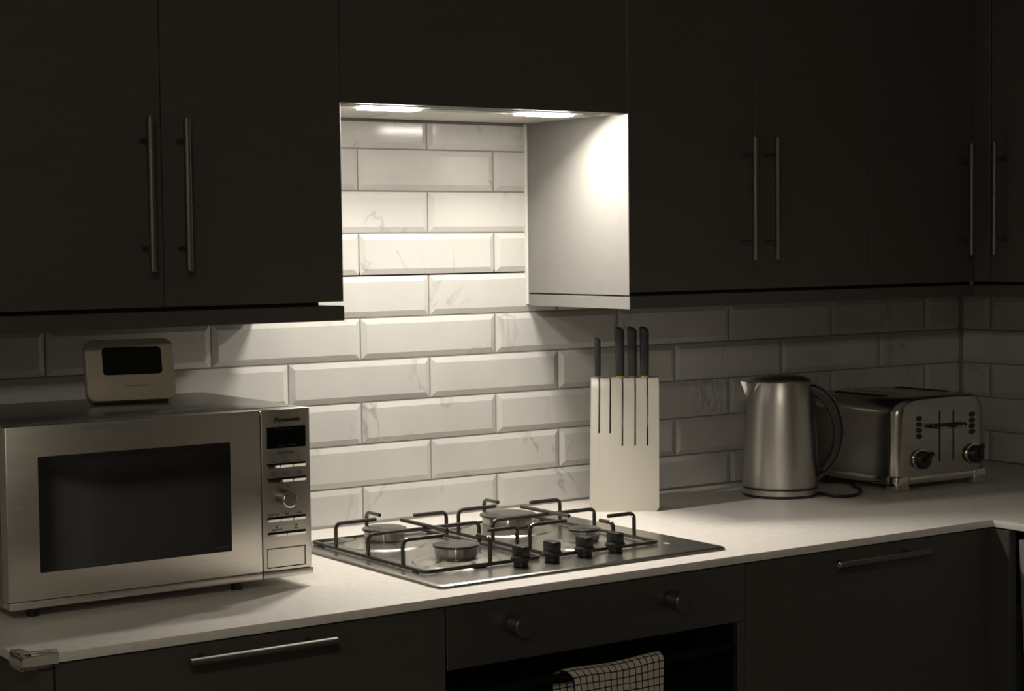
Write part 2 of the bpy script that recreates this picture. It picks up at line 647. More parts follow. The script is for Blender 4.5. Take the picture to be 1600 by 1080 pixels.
# --- two doors to the right of the niche
t = thing('wall_cabinet', 'wide dark wall cabinet right of the niche, pale lit side, two bar handles mid-front', 'cabinet', (1.29, 0, ZR0), group='dark kitchen wall cabinets')
CR1 = 1.5968
bm = new()
box(bm, XR + 0.0185, CR1, -0.3015, -0.0005, ZR1 - 0.004, ZTOP)
obj('carcass', bm, 'dark_carcass', t)
bm = new()
box(bm, XR, XR + 0.018, YD + 0.0006, -0.0005, ZR1 + 0.0015, ZTOP)
obj('end_panel', bm, 'pale_carcass', t, label='pale grey lit side panel of the niche')
for x0, x1, hx in ((XR, 1.2897, 1.2600), (1.2908, CR1 - 0.001, 1.3170)):
    d = door(t, x0, x1, ZD, ZTOP)
    if x0 == XR:
        bm = new()
        box(bm, XR - 0.0009, XR - 0.0001, YF + 0.0004, YD + 0.0006, ZR1 + 0.0015, ZTOP - 0.001)
        obj('edge_band', bm, 'pale_carcass', d)
    bar_handle(d, (0, 0, 1), (hx, YF - 0.035, 1.4997), 0.233, (0, 0.035, 0))
bm = new()
box(bm, XR + 0.0005, CR1, YF, YF + 0.018, ZR0, ZR1, 0.0008, 1)
obj('light_rail', bm, 'dark_laminate', t)
bm = new()
box(bm, XR, XR + 0.018, YF + 0.0004, -0.0005, ZR0 + 0.0003, ZR1 - 0.0014, 0.0005, 1)
obj('rail_return', bm, 'pale_carcass', t, label='pale rail under the lit side panel')

# --- single door next to the corner
XF = 1.9092           # fronts on the right-hand wall
t = thing('wall_cabinet', 'narrow single-door dark wall cabinet next to the right corner', 'cabinet', (1.75, 0, ZR0), group='dark kitchen wall cabinets')
bm = new()
box(bm, CR1 + 0.0005, XF + 0.01, -0.3015, -0.0005, ZR1 - 0.004, ZTOP)
obj('carcass', bm, 'dark_carcass', t)
d = door(t, CR1 + 0.001, XF - 0.003, ZD, ZTOP)
bar_handle(d, (0, 0, 1), (1.8610, YF - 0.035, 1.4997), 0.233, (0, 0.035, 0))
bm = new()
box(bm, CR1, XF + 0.0005, YF, YF + 0.018, ZR0, ZR1, 0.0008, 1)
obj('light_rail', bm, 'dark_laminate', t)

# --- cabinet on the right-hand wall
t = thing('wall_cabinet', 'dark wall cabinet at the right picture edge, hung on the right-hand wall', 'cabinet', (2.07, -0.6, ZR0), group='dark kitchen wall cabinets')
bm = new()
box(bm, XF + 0.02, XC - 0.0005, -0.96, -0.3025, ZR1 - 0.004, ZTOP)
obj('carcass', bm, 'dark_carcass', t)
bm = new()
box(bm, XF, XF + 0.0195, -0.3635, -0.3025, ZD, ZTOP, 0.0008, 1)
obj('corner_filler', bm, 'dark_laminate', t)
bm = new()
box(bm, XF, XF + 0.0195, -0.960, -0.3675, ZD, ZTOP, 0.0008, 1)
d = obj('door', bm, 'dark_laminate', t)
bar_handle(d, (0, 0, 1), (XF - 0.035, -0.4055, 1.5007), 0.233, (0.035, 0, 0))
bm = new()
box(bm, XF, XF + 0.018, -0.96, YF + 0.0005, ZR0, ZR1, 0.0008, 1)
obj('light_rail', bm, 'dark_laminate', t)

# ================================================================== worktop and base units
YW = -0.6880
XW = 1.5420
bm = new()
out = [(-0.2925, YW), (XW, YW), (XW, -3.3), (XC - 0.001, -3.3), (XC - 0.001, 0.0), (-0.2925, 0.0)]
prism(bm, out, 0.8865, ZT, 'xy', 0.0012)
wt = obj('worktop', bm, 'worktop_laminate')
wt['label'] = 'pale stone-look L-shaped worktop slab running under the hob and appliances'
wt['category'] = 'worktop'

# clear corner guard
t = thing('corner_guard', 'clear plastic child safety guard on the left front corner of the worktop', 'corner guard', (-0.2925, YW, ZT))
x0, y0 = -0.2925, YW
bm = new()
# L-shaped cap wrapped around the corner: top flange, apron, lower lip
prism(bm, [(x0 - 0.003, y0 - 0.003), (x0 + 0.046, y0 - 0.003), (x0 + 0.046, y0 + 0.009), (x0 + 0.014, y0 + 0.012), (x0 + 0.009, y0 + 0.038), (x0 - 0.003, y0 + 0.038)], ZT + 0.0003, ZT + 0.0042, 'xy', 0.001)
obj('top_flange', bm, 'clear_plastic', t)
bm = new()
prism(bm, [(x0 - 0.0045, y0 - 0.0045), (x0 + 0.046, y0 - 0.0045), (x0 + 0.046, y0 - 0.0006), (x0 - 0.0006, y0 - 0.0006), (x0 - 0.0006, y0 + 0.038), (x0 - 0.0045, y0 + 0.038)], 0.8845, ZT + 0.0005, 'xy', 0.0008)
obj('apron', bm, 'clear_plastic', t)
bm = new()
prism(bm, [(x0 - 0.0045, y0 - 0.0055), (x0 + 0.036, y0 - 0.0055), (x0 + 0.036, y0 + 0.004), (x0 + 0.004, y0 + 0.004), (x0 + 0.004, y0 + 0.03), (x0 - 0.0045, y0 + 0.03)], 0.8825, 0.8860, 'xy', 0.0008)
obj('lower_lip', bm, 'clear_plastic', t)

YB = -0.680
BT = 0.8835
t = thing('base_cabinet', 'dark base unit left of the oven with one long horizontal bar handle', 'cabinet', (0.05, -0.3, 0))
bm = new()
box(bm, -0.2475, 0.350, -0.6605, -0.02, 0.10, 0.8862)
obj('carcass', bm, 'dark_carcass', t)
bm = new()
box(bm, -0.2680, -0.2495, YB, -0.02, 0.0, 0.8862, 0.0008, 1)
obj('end_panel', bm, 'dark_laminate', t)
d = door(t, -0.2465, 0.3492, 0.12, BT, YB, -0.661)
bar_handle(d, (1, 0, 0), (0.0370, YB - 0.035, 0.8665), 0.2235, (0, 0.035, 0))
bm = new()
box(bm, -0.2475, 0.350, -0.62, -0.60, 0.001, 0.0995)
obj('plinth', bm, 'dark_laminate', t)

t = thing('built_in_oven', 'black built-in oven with a dark metal fascia and two round knobs under the hob', 'oven', (0.646, -0.3, 0.12))
bm = new()
box(bm, 0.3525, 0.9405, -0.6540, -0.05, 0.285, 0.8862)
obj('oven_body', bm, 'dark_carcass', t)
bm = new()
box(bm, 0.3522, 0.9408, YB, -0.6545, 0.7872, BT, 0.0010, 1)
fa = obj('fascia', bm, 'dark_steel', t)
for kx in (0.4718, 0.7832):
    bm = new()
    cyl(bm, (kx, YB - 0.0305, 0.8423), (kx, YB - 0.004, 0.8423), 0.0155, 28, 0.0016)
    cyl(bm, (kx, YB - 0.006, 0.8423), (kx, YB + 0.002, 0.8423), 0.0125, 24)
    k = obj('knob', bm, 'dark_steel', fa)
    bm = new()
    lathe(bm, [(0.0138, 0), (0.0152, 0), (0.0152, 0.0012), (0.0138, 0.0012)], 28, Matrix.Translation((kx, YB - 0.0302, 0.8423)) @ Matrix.Rotation(PI / 2, 4, 'X'), cap=False)
    obj('knob_rim', bm, 'polished_steel', k)
bm = new()
box(bm, 0.3530, 0.9230, -0.668, -0.6545, 0.30, 0.7835, 0.001, 1)
dg = obj('door', bm, 'oven_glass', t)
bm = new()
box(bm, 0.9240, 0.9408, YB, -0.6545, 0.30, 0.7868, 0.0006, 1)
obj('side_trim', bm, 'dark_steel', t)
bm = new()
cyl(bm, (0.40, -0.716, 0.7575), (0.88, -0.716, 0.7575), 0.0075, 16, 0.001)
hb = obj('handle', bm, 'matt_black', t)
for hx in (0.43, 0.85):
    bm = new()
    cyl(bm, (hx, -0.716, 0.7575), (hx, -0.6675, 0.7575), 0.0055, 12)
    obj('handle_post', bm, 'matt_black', hb)
bm = new()
box(bm, 0.3525, 0.9405, -0.6600, -0.60, 0.12, 0.284)
obj('lower_panel', bm, 'dark_laminate', t)

t = thing('base_cabinet', 'dark base unit right of the oven with one faint horizontal bar handle', 'cabinet', (1.24, -0.3, 0))
bm = new()
box(bm, 0.943, 1.559, -0.6605, -0.02, 0.10, 0.8862)
obj('carcass', bm, 'dark_carcass', t)
d = door(t, 0.9432, 1.5385, 0.12, BT, YB, -0.661)
bar_handle(d, (1, 0, 0), (1.2350, YB - 0.035, 0.8640), 0.2245, (0, 0.035, 0), r=0.0056)
bm = new()
box(bm, 0.943, 1.559, -0.62, -0.60, 0.001, 0.0995)
obj('plinth', bm, 'dark_laminate', t)
bm = new()
box(bm, 1.5395, 1.559, -0.7290, YB + 0.0195, 0.12, BT, 0.0008, 1)
obj('corner_post', bm, 'dark_laminate', t)

# units under the right-hand leg of the worktop (seen at the edge and mirrored in the microwave)
t = thing('dishwasher', 'grey steel dishwasher front just showing under the right end of the worktop', 'dishwasher', (1.85, -1.03, 0))
bm = new()
box(bm, 1.64, XC - 0.03, -1.328, -0.732, 0.10, 0.8862)
obj('tub', bm, 'dark_carcass', t)
bm = new()
box(bm, -0.012, 0.010, -1.326, -0.7375, 0.0, 0.735, 0.002, 2, Matrix.Translation((1.618, 0, 0.135)) @ Matrix.Rotation(math.radians(-4.0), 4, 'Y'))
obj('door', bm, 'appliance_grey', t)
t = thing('base_cabinet', 'dark base unit on the right-hand run beyond the picture edge', 'cabinet', (1.85, -1.8, 0))
bm = new()
box(bm, 1.58, XC - 0.01, -2.29, -1.335, 0.10, 0.8862)
obj('carcass', bm, 'dark_carcass', t)
for ya, yb in ((-1.811, -1.337), (-2.288, -1.814)):
    bm = new()
    box(bm, 1.559, 1.5795, ya, yb, 0.12, BT, 0.0008, 1)
    obj('door', bm, 'dark_laminate', t)
t = thing('base_cabinet', 'dark base unit at the far end of the right-hand run, behind the viewer', 'cabinet', (1.85, -2.8, 0))
bm = new()
box(bm, 1.58, XC - 0.01, -3.29, -2.295, 0.10, 0.8862)
obj('carcass', bm, 'dark_carcass', t)
for ya, yb in ((-2.791, -2.296), (-3.288, -2.794)):
    bm = new()
    box(bm, 1.559, 1.5795, ya, yb, 0.12, BT, 0.0008, 1)
    obj('door', bm, 'dark_laminate', t)
t = thing('added_chest', 'low white chest added behind the viewer for its faint reflection in the microwave door', 'chest', (1.66, -4.2, 0))  # unseen, added and shaped to give the pale rectangle mirrored in the microwave window
bm = new()
box(bm, 1.26, 2.06, -4.37, -4.00, 0.0, 0.59, 0.004, 2)
obj('body', bm, 'appliance_white', t)
bm = new()
box(bm, 1.24, 2.08, -4.39, -3.98, 0.625, 0.69, 0.004, 2)
box(bm, 1.29, 2.03, -4.36, -4.03, 0.58, 0.63)
obj('lid', bm, 'appliance_grey', t)

# ================================================================== hob
HX0, HX1, HY0, HY1 = 0.3700, 0.9440, -0.6350, -0.1330
t = thing('gas_hob', 'steel four-burner gas hob set into the worktop under the hood', 'hob', (0.657, -0.384, ZT))
bm = new()
cx, cy = (HX0 + HX1) / 2, (HY0 + HY1) / 2
def ring(w, h, r, z):
    return [(x, y, z) for x, y in rounded_rect(w, h, r, 5, cx, cy)]
W, H = HX1 - HX0, HY1 - HY0
loft(bm, [ring(W - 0.004, H - 0.004, 0.012, ZT + 0.0002), ring(W, H, 0.014, ZT + 0.0016), ring(W - 0.002, H - 0.002, 0.013, ZT + 0.0042),
          ring(W - 0.010, H - 0.010, 0.012, ZT + 0.0058), ring(W - 0.03, H - 0.03, 0.012, ZT + 0.0058)])
obj('hob_plate', bm, 'hob_steel', t, angle=10)
HZ = ZT + 0.0058
ZF = HZ + 0.0042      # support frame centre line
ZG = 0.9515           # top of the fingers
BX = (0.5050, 0.7560)
BYb, BYf = -0.2520, -0.4700


def burner(x, y, r):
    bm = new()
    R = r + 0.034
    lathe(bm, [(R, 0), (R - 0.003, 0.0020), (R - 0.010, 0.0026), (r + 0.010, 0.0062), (r + 0.004, 0.0072), (r * 0.7, 0.0072)], 40, Matrix.Translation((x, y, HZ)))
    b = obj('burner', bm, 'burner_alloy', t, angle=20)
    bm = new()
    n = 48
    rr = r * 0.90
    prof = [(rr * 0.93, 0.0066), (rr * 0.95, 0.0096), (rr, 0.0105), (rr, 0.0235), (rr * 0.96, 0.0255)]
    rings = []
    for pr_, z in prof:
        rings.append([(x + (pr_ - (0.0016 if (k % 3 == 0 and 0.0100 < z < 0.025) else 0)) * math.cos(2 * PI * k / n),
                       y + (pr_ - (0.0016 if (k % 3 == 0 and 0.0100 < z < 0.025) else 0)) * math.sin(2 * PI * k / n), HZ + z) for k in range(n)])
    loft(bm, rings)
    obj('flame_ring', bm, 'burner_alloy', b)
    bm = new()
    lathe(bm, [(r * 0.86, 0.0250), (r * 0.98, 0.0254), (r, 0.0270), (r * 0.985, 0.0288), (r * 0.86, 0.0304), (r * 0.45, 0.0312)], 40, Matrix.Translation((x, y, HZ)))
    obj('burner_cap', bm, 'burner_cap', b)


burner(BX[0] - 0.006, BYb, 0.0385)
burner(BX[0], BYf, 0.0385)
burner(BX[1], BYb, 0.0510)
burner(BX[1] + 0.008, BYf, 0.0285)

GR = 0.0034


def support(x0, x1, bx):
    yb, yf = -0.1740, -0.5420
    bm = new()
    tube(bm, fillet([(x0 + 0.03, yf, ZF), (x1, yf, ZF), (x1, yb, ZF), (x0, yb, ZF), (x0, yf, ZF), (x0 + 0.031, yf, ZF)], 0.007), 0, section=[(-0.0026, -0.0026), (0.0026, -0.0026), (0.0026, 0.0026), (-0.0026, 0.0026)], up=(0, 0, 1))
    f = obj('pan_support', bm, 'black_enamel', t)

    def finger(pts):
        bm = new()
        tube(bm, fillet(pts, 0.011, 5), GR, 8)
        obj('finger', bm, 'black_enamel', f)
    for by, reach_l, reach_r in ((BYb, 0.078, 0.066), (BYf, 0.075, 0.057)):
        finger([(x0, by - 0.004, ZF), (x0, by - 0.004, ZG), (x0 + reach_l, by - 0.004, ZG)])
        finger([(x1, by - 0.008, ZF), (x1, by - 0.008, ZG), (x1 - reach_r, by - 0.008, ZG)])
    ym = -0.364
    finger([(x0, ym, ZF), (x0, ym, ZG - 0.0055), (x1, ym, ZG - 0.0055), (x1, ym, ZF)])
    bm = new()
    tube(bm, [(bx, -0.2895, ZG), (bx, -0.4340, ZG)], GR, 8)
    obj('cross_bar', bm, 'black_enamel', f)
    finger([(bx + 0.012, yf, ZF), (bx + 0.012, yf, ZG), (bx + 0.012, yf + 0.036, ZG)])
    finger([(bx - 0.002, yb, ZF), (bx - 0.002, yb, ZG), (bx - 0.002, yb - 0.046, ZG)])
    for fx, fy in ((x0, yf + 0.03), (x1, yf + 0.03), (x0, yb - 0.03), (x1, yb - 0.03)):
        bm = new()
        box(bm, fx - 0.003, fx + 0.003, fy - 0.005, fy + 0.005, HZ - 0.0004, ZF - 0.001)
        obj('rubber_foot', bm, 'black_plastic', f)


support(0.4020, 0.6200, BX[0] + 0.006)
support(0.6480, 0.8660, BX[1] + 0.003)

for kx, ky in ((0.5620, -0.5720), (0.6260, -0.5680), (0.6950, -0.5630), (0.7615, -0.5590)):
    bm = new()
    lathe(bm, [(0.0112, 0), (0.0122, 0.001), (0.0122, 0.0085), (0.0168, 0.0105), (0.0170, 0.0145), (0.0155, 0.0165), (0.0085, 0.0172)], 28, Matrix.Translation((kx, ky, HZ)))
    k = obj('knob', bm, 'black_plastic', t)
    bm = new()
    box(bm, -0.0078, 0.0078, -0.0150, 0.0150, 0.0160, 0.0335, 0.0022, 2, Matrix.Translation((kx, ky, HZ)))
    obj('knob_grip', bm, 'black_plastic', k)
bm = new()
lathe(bm, [(0.0030, 0), (0.0030, 0.004), (0.0016, 0.006)], 12, Matrix.Translation((0.800, -0.400, HZ)))
obj('ignition_pin', bm, 'white_plastic', t)
bm = new()
box(bm, 0.879, 0.886, -0.5520, -0.5395, HZ - 0.0002, HZ + 0.0004)
obj('indicator_mark', bm, 'white_plastic', t)

# ================================================================== microwave
MX0, MX1, MY, MZ0, MZ1 = -0.2370, 0.2365, -0.480, 0.9180, 1.1748
MS = 0.1533           # split between door and controls
t = thing('microwave', 'steel microwave oven with dark window and knob, left of the hob', 'microwave', (0.0, -0.29, ZT))
bm = new()
box(bm, MX0 + 0.004, MX1 - 0.001, MY + 0.030, -0.105, MZ0 - 0.003, MZ1, 0.003, 2)
obj('casing', bm, 'metal_paint', t)
bm = new()
box(bm, MX0, MS - 0.0008, MY, MY + 0.029, MZ0 + 0.0110, MZ1 - 0.0008, 0.0016, 2)
dr = obj('door', bm, 'brushed_steel', t)
bm = new()
box(bm, MX0 + 0.001, MS - 0.0008, MY + 0.0006, MY + 0.029, MZ0, MZ0 + 0.0104, 0.0012, 2)
obj('door_lower_trim', bm, 'brushed_steel', dr)
bm = new()
prism(bm, rounded_rect(0.294, 0.163, 0.0016, 2, -0.0445, 1.0486), MY - 0.0005, MY + 0.004, 'xz')
wn = obj('window', bm, 'window_glass', dr)
bm = new()
box(bm, MS + 0.0008, MX1, MY + 0.0004, MY + 0.029, MZ0 + 0.0110, MZ1 - 0.0008, 0.0016, 2)
cp = obj('control_panel', bm, 'brushed_steel', t)
bm = new()
box(bm, MS + 0.0008, MX1 + 0.002, MY - 0.0006, MY + 0.029, MZ0, MZ0 + 0.0104, 0.0012, 2)
obj('panel_lower_trim', bm, 'brushed_steel', cp)
bm = new()
box(bm, 0.1632, 0.2288, MY - 0.0006, MY + 0.003, 1.1148, 1.1472, 0.0003, 1)
dp = obj('display', bm, 'black_glass', cp)
PY = MY - 0.0002


def press_row(z, edges):
    for a, b in zip(edges, edges[1:]):
        bm = new()
        box(bm, a, b, MY - 0.0002, MY + 0.002, z - 0.0012, z + 0.0028)
        s = obj('button', bm, 'slot_dark', cp)
        bm = new()
        # wedge-shaped ledge whose underside mirrors the worktop
        y, zz = MY, z
        o2 = [(y - 0.0028, zz - 0.0002), (y + 0.0002, zz - 0.0044), (y + 0.0002, zz - 0.0002)]
        prism(bm, o2, a + 0.0008, b - 0.0008, 'yz')
        obj('button_ledge', bm, 'polished_steel', s)


press_row(1.0893, (0.1630, 0.1845, 0.2068, 0.2285))
press_row(1.0672, (0.1630, 0.1845, 0.2068, 0.2285))
press_row(1.0078, (0.1620, 0.1840, 0.2055, 0.2270))
press_row(0.9850, (0.1620, 0.1940, 0.2265))
bm = new()
for a in ((0.1605, 0.2255, 0.9622, 0.9632), (0.1605, 0.2255, 0.9334, 0.9344), (0.1605, 0.1613, 0.9334, 0.9632), (0.2247, 0.2255, 0.9334, 0.9632)):
    box(bm, a[0], a[1], PY - 0.0002, MY + 0.001, a[2], a[3])
obj('door_release', bm, 'slot_dark', cp)
bm = new()
cyl(bm, (0.1880, MY - 0.0235, 1.0388), (0.1880, MY + 0.002, 1.0388), 0.0124, 32)
kb = obj('knob', bm, 'dark_steel', cp)
bm = new()
lathe(bm, [(0.0124, 0), (0.0124, 0.0004), (0.0106, 0.0024), (0.0100, 0.0026)], 32, Matrix.Translation((0.1880, MY - 0.0236, 1.0388)) @ Matrix.Rotation(PI / 2, 4, 'X'))
obj('knob_rim', bm, 'polished_steel', kb)
bm = new()
lathe(bm, [(0.0099, 0.0020), (0.0099, 0.0028), (0.0090, 0.0029)], 32, Matrix.Translation((0.1880, MY - 0.0236, 1.0388)) @ Matrix.Rotation(PI / 2, 4, 'X'))
obj('knob_cap', bm, 'satin_steel', kb)
for fx, fy in ((0.128, -0.44), (-0.19, -0.44), (0.128, -0.15), (-0.19, -0.15)):
    bm = new()
    cyl(bm, (fx, fy, ZT + 0.0002), (fx, fy, MZ0 - 0.002), 0.0085, 16)
    obj('foot', bm, 'black_plastic', t)


def mw_text(name, s, size, m, x, z, parent, y=None, **k):
    off = Vector((0, 0, 0))
    p = parent
    while p is not None:
        off += p.location
        p = p.parent
    return text(name, s, size, m, parent, Matrix.Translation(Vector((x, (y if y is not None else PY) - 0.0001, z)) - off) @ FRONT, **k)


mw_text('brand_lettering', 'Panasonic', 0.0088, 'print_dark', 0.1985, 1.1577, cp, bold=0.0003, width=0.0430)
mw_text('lettering', 'Auto Sensor', 0.0046, 'print_dark', 0.1950, 1.1075, cp, width=0.026)
for x, s in ((0.1735, 'Defrost'), (0.1955, 'Reheat'), (0.2175, 'Cook')):
    mw_text('lettering', s, 0.0036, 'print_grey', x, 1.0948, cp)
for x, s in ((0.1735, 'Chaos\nDefrost'), (0.1955, 'Auto\nReheat'), (0.2175, 'Auto\nCook')):
    mw_text('lettering', s, 0.0034, 'print_grey', x, 1.0765, cp)
mw_text('lettering', 'Select', 0.0034, 'print_grey', 0.1985, 1.0560, cp)
for x, s in ((0.1725, 'Micro Power'), (0.1945, 'Timer'), (0.2165, 'Clock')):
    mw_text('lettering', s, 0.0034, 'print_dark', x, 1.0140, cp)
for x, s in ((0.1775, 'Stop/Cancel'), (0.2110, 'Start')):
    mw_text('lettering', s, 0.0036, 'print_dark', x, 0.9912, cp)
mw_text('window_lettering', 'INVERTER', 0.0052, 'print_pale', 0.0860, 0.9735, wn, y=MY - 0.0005)
bm = new()
for x in (0.172, 0.1945, 0.2165):
    box(bm, x - 0.0018, x + 0.0018, PY - 0.0002, PY + 0.0003, 1.0985, 1.1015)
for x in (0.1775, 0.2110):
    tube(bm, [(x, PY, 0.9940), (x, PY, 0.9975)], 0.0009, 6)
obj('icon', bm, 'print_grey', cp)
bm = new()
for (a, b, z) in ((0.178, 0.182, 1.1440), (0.188, 0.190, 1.1440), (0.197, 0.206, 1.1438), (0.180, 0.192, 1.1185), (0.197, 0.212, 1.1188)):
    box(bm, a, b, MY - 0.0008, MY - 0.0004, z - 0.0008, z + 0.0008)
obj('display_segment', bm, 'segment_dim', dp)

# ================================================================== thermostat on the microwave
rz = math.radians(-10.5)
t = thing('thermostat', 'cream room thermostat with a dark screen standing on the microwave', 'thermostat', (0.0520, -0.2400, 1.1752), rz)
lean = Matrix.Translation((0, 0, 0.0045)) @ Matrix.Rotation(math.radians(-14), 4, 'X')
bm = new()
prism(bm, rounded_rect(0.1400, 0.0985, 0.0150, 6, 0, 0.0495), 0.0, 0.024, 'xz', 0.0022, lean)
b_ = obj('housing', bm, 'thermostat_plastic', t, world=False)
bm = new()
prism(bm, rounded_rect(0.0940, 0.0440, 0.0060, 4, 0.003, 0.0635), -0.0005, 0.004, 'xz', 0.0, lean)
sc_ = obj('screen', bm, 'display_dark', b_, world=False)
bm = new()
for (a, b, c, d_) in ((0.022, 0.024, 0.07, 0.082), (0.026, 0.036, 0.0745, 0.0765), (0.020, 0.028, 0.0625, 0.0645), (0.012, 0.014, 0.052, 0.06)):
    box(bm, a, b, -0.0009, -0.0004, c, d_, mtx=lean)
obj('display_segment', bm, 'segment', sc_, world=False)
text('lettering', 'Honeywell Home', 0.0052, 'logo_grey', b_, lean @ Matrix.Translation((0.008, -0.0002, 0.0235)) @ FRONT, width=0.038)
bm = new()
box(bm, -0.056, 0.056, -0.004, 0.060, 0.0, 0.0045, 0.001, 1)
box(bm, -0.045, 0.045, 0.030, 0.050, 0.003, 0.050, 0.001, 1)
obj('stand', bm, 'black_plastic', t, world=False)

# ================================================================== knife block
rk = math.radians(-35.8)
KB = Vector((1.0227, -0.1414, ZT))
t = thing('knife_block', 'cream slim knife block with five slots, against the tiles', 'knife block', KB, rk)
KW, KH, KD = 0.1335, 0.2575, 0.060


def kb_profile(zs=0.0, z_slot=None):
    """side outline (depth v, height z): upright front, rounded shoulder."""
    r = 0.020
    pts = [(0.0, zs)]
    for k in range(7):
        a = PI - k * PI / 2 / 6
        pts.append((r + r * math.cos(a), KH - r + r * math.sin(a)))
    pts += [(KD - 0.006, KH), (KD, KH - 0.006), (KD, zs)]
    return pts


def shear(o_bm):
    for v in o_bm.verts:
        v.co.x += 0.0045 - (KH - v.co.z) * 0.012
        # the block narrows slightly towards the top
        v.co.x = KW / 2 + (v.co.x - KW / 2) * (1 - 0.030 * v.co.z / KH)


slots = [(0.0160, 0.152), (0.0376, 0.152), (0.0618, 0.1275), (0.0868, 0.1275), (0.1110, 0.1275)]
sw = 0.0032
bm = new()
edge = 0.0
cuts = []
for c, zb in slots:
    cuts.append((edge, c - sw / 2, None))
    cuts.append((c - sw / 2, c + sw / 2, zb))
    edge = c + sw / 2
cuts.append((edge, KW, None))
RC = 0.010            # rounded lower corners
for a, b, zb in cuts:
    if zb is None:
        xs = [a]
        if a == 0.0:
            xs = [0.0 + RC * (1 - math.cos(k * PI / 8)) for k in range(5)]
        if b == KW:
            xs = [a] + [KW - RC + RC * math.sin(k * PI / 10) for k in range(6)]
            rings = []
            for x in xs:
                dz = 0.0
                if x > KW - RC:
                    dz = RC - math.sqrt(max(0, RC * RC - (x - (KW - RC)) ** 2))
                rings.append([(x, v, z + (dz if z == 0 else 0)) for v, z in kb_profile()])
            loft(bm, rings)
        else:
            loft(bm, [[(x, v, z) for v, z in kb_profile()] for x in (a, b)])
    else:
        low = [(0.0, 0.0), (0.0, zb), (0.045, zb), (0.045, KH), (KD - 0.006, KH), (KD, KH - 0.006), (KD, 0.0)]
        loft(bm, [[(x, v, z) for v, z in low] for x in (a, b)])
shear(bm)
bmesh.ops.recalc_face_normals(bm, faces=bm.faces[:])
obj('block_body', bm, 'white_plastic', t, world=False, angle=30)


def knife(label, slot, hw, hh, collar, grip_d=0.020):
    c = slots[slot][0]
    x = c + 0.0045
    x = KW / 2 + (x - KW / 2) * 0.970 - (0.0045 if hw > 0.014 else 0.0030)
    q = Matrix.Rotation(rk, 4, 'Z')
    p = KB + q.to_3x3() @ Vector((x, 0.024, KH + 0.0004))
    k = thing('kitchen_knife', label, 'knife', p, rk, 'kitchen knives in the cream block')
    bm = new()
    rings = []
    zz = [0.004, 0.02, hh * 0.5, hh - 0.012, hh - 0.005, hh - 0.0014, hh]
    for i, z in enumerate(zz):
        s = (0.94, 0.97, 1.0, 1.04, 1.02, 0.86, 0.55)[i]
        off = (0, 0, 0, 0.0, -0.0002, -0.0008, -0.0015)[i]
        rings.append([(px + off, py, z - (0.004 * (px / hw + 0.5) if i > 3 else 0)) for px, py in rounded_rect(hw * s, grip_d * s, hw * 0.36 * s, 4)])
    loft(bm, rings)
    bmesh.ops.recalc_face_normals(bm, faces=bm.faces[:])
    obj('grip', bm, 'knife_grip', k, world=False)
    bm = new()
    prism(bm, rounded_rect(hw * 0.80, grip_d * 0.8, hw * 0.25, 3, 0.0005, 0), 0.0, 0.0045)
    obj('collar', bm, collar, k, world=False)
    bm = new()
    dx = 0.0045 if hw > 0.014 else 0.0030
    prism(bm, [(-0.009, 0.001), (-0.009, -0.075), (0.0, -0.098), (0.009, -0.075), (0.009, 0.001)], dx - 0.0005, dx + 0.0005, 'yz')
    obj('blade', bm, 'blade_steel', k, world=False)


knife('small paring knife with the shortest thin dark handle, leftmost in the block', 0, 0.0122, 0.080, 'grey_collar', 0.015)
knife('dark-handled knife with a yellow collar, second handle from the left in the block', 2, 0.0172, 0.100, 'yellow_collar')
knife('dark-handled knife with a grey collar, between the two yellow-collared knives', 3, 0.0172, 0.100, 'grey_collar')
knife('dark-handled knife with a yellow collar, rightmost in the block', 4, 0.0172, 0.100, 'yellow_collar')

# ================================================================== kettle
KX, KY = 1.4720, -0.1955
dirR = math.atan2(-0.5672, 0.8235) - math.radians(8.4)      # image-right, seen from the camera
kt_base = thing('power_base', 'round dark power base with its cord under the steel kettle', 'kettle base', (KX, KY, ZT))
bm = new()
lathe(bm, [(0.070, 0.0003), (0.0760, 0.001), (0.0775, 0.004), (0.0760, 0.0055)], 48, Matrix.Translation((KX, KY, ZT)))
obj('foot_ring', bm, 'black_plastic', kt_base)
bm = new()
lathe(bm, [(0.0768, 0.0055), (0.0768, 0.0150), (0.0755, 0.0162), (0.060, 0.0164)], 48, Matrix.Translation((KX, KY, ZT)))
obj('steel_band', bm, 'satin_steel', kt_base)
bm = new()
zc = ZT + 0.0035
pts = [(1.528, -0.215, zc), (1.527, -0.262, zc), (1.520, -0.300, zc), (1.540, -0.318, zc), (1.572, -0.312, zc), (1.612, -0.285, zc), (1.640, -0.252, zc), (1.662, -0.215, zc), (1.690, -0.175, zc), (1.668, -0.120, zc), (1.66, -0.06, zc), (1.68, -0.03, zc)]
P = [Vector(p) for p in pts]
sm = []
for i in range(len(P) - 1):
    a, b, c, d_ = P[max(0, i - 1)], P[i], P[i + 1], P[min(len(P) - 1, i + 2)]
    for k in range(6):
        s = k / 6
        sm.append(0.5 * (2 * b + (c - a) * s + (2 * a - 5 * b + 4 * c - d_) * s * s + (3 * b - 3 * c + d_ - a) * s ** 3))
sm.append(P[-1])
tube(bm, sm, 0.0033, 8)
obj('cord', bm, 'black_plastic', kt_base)

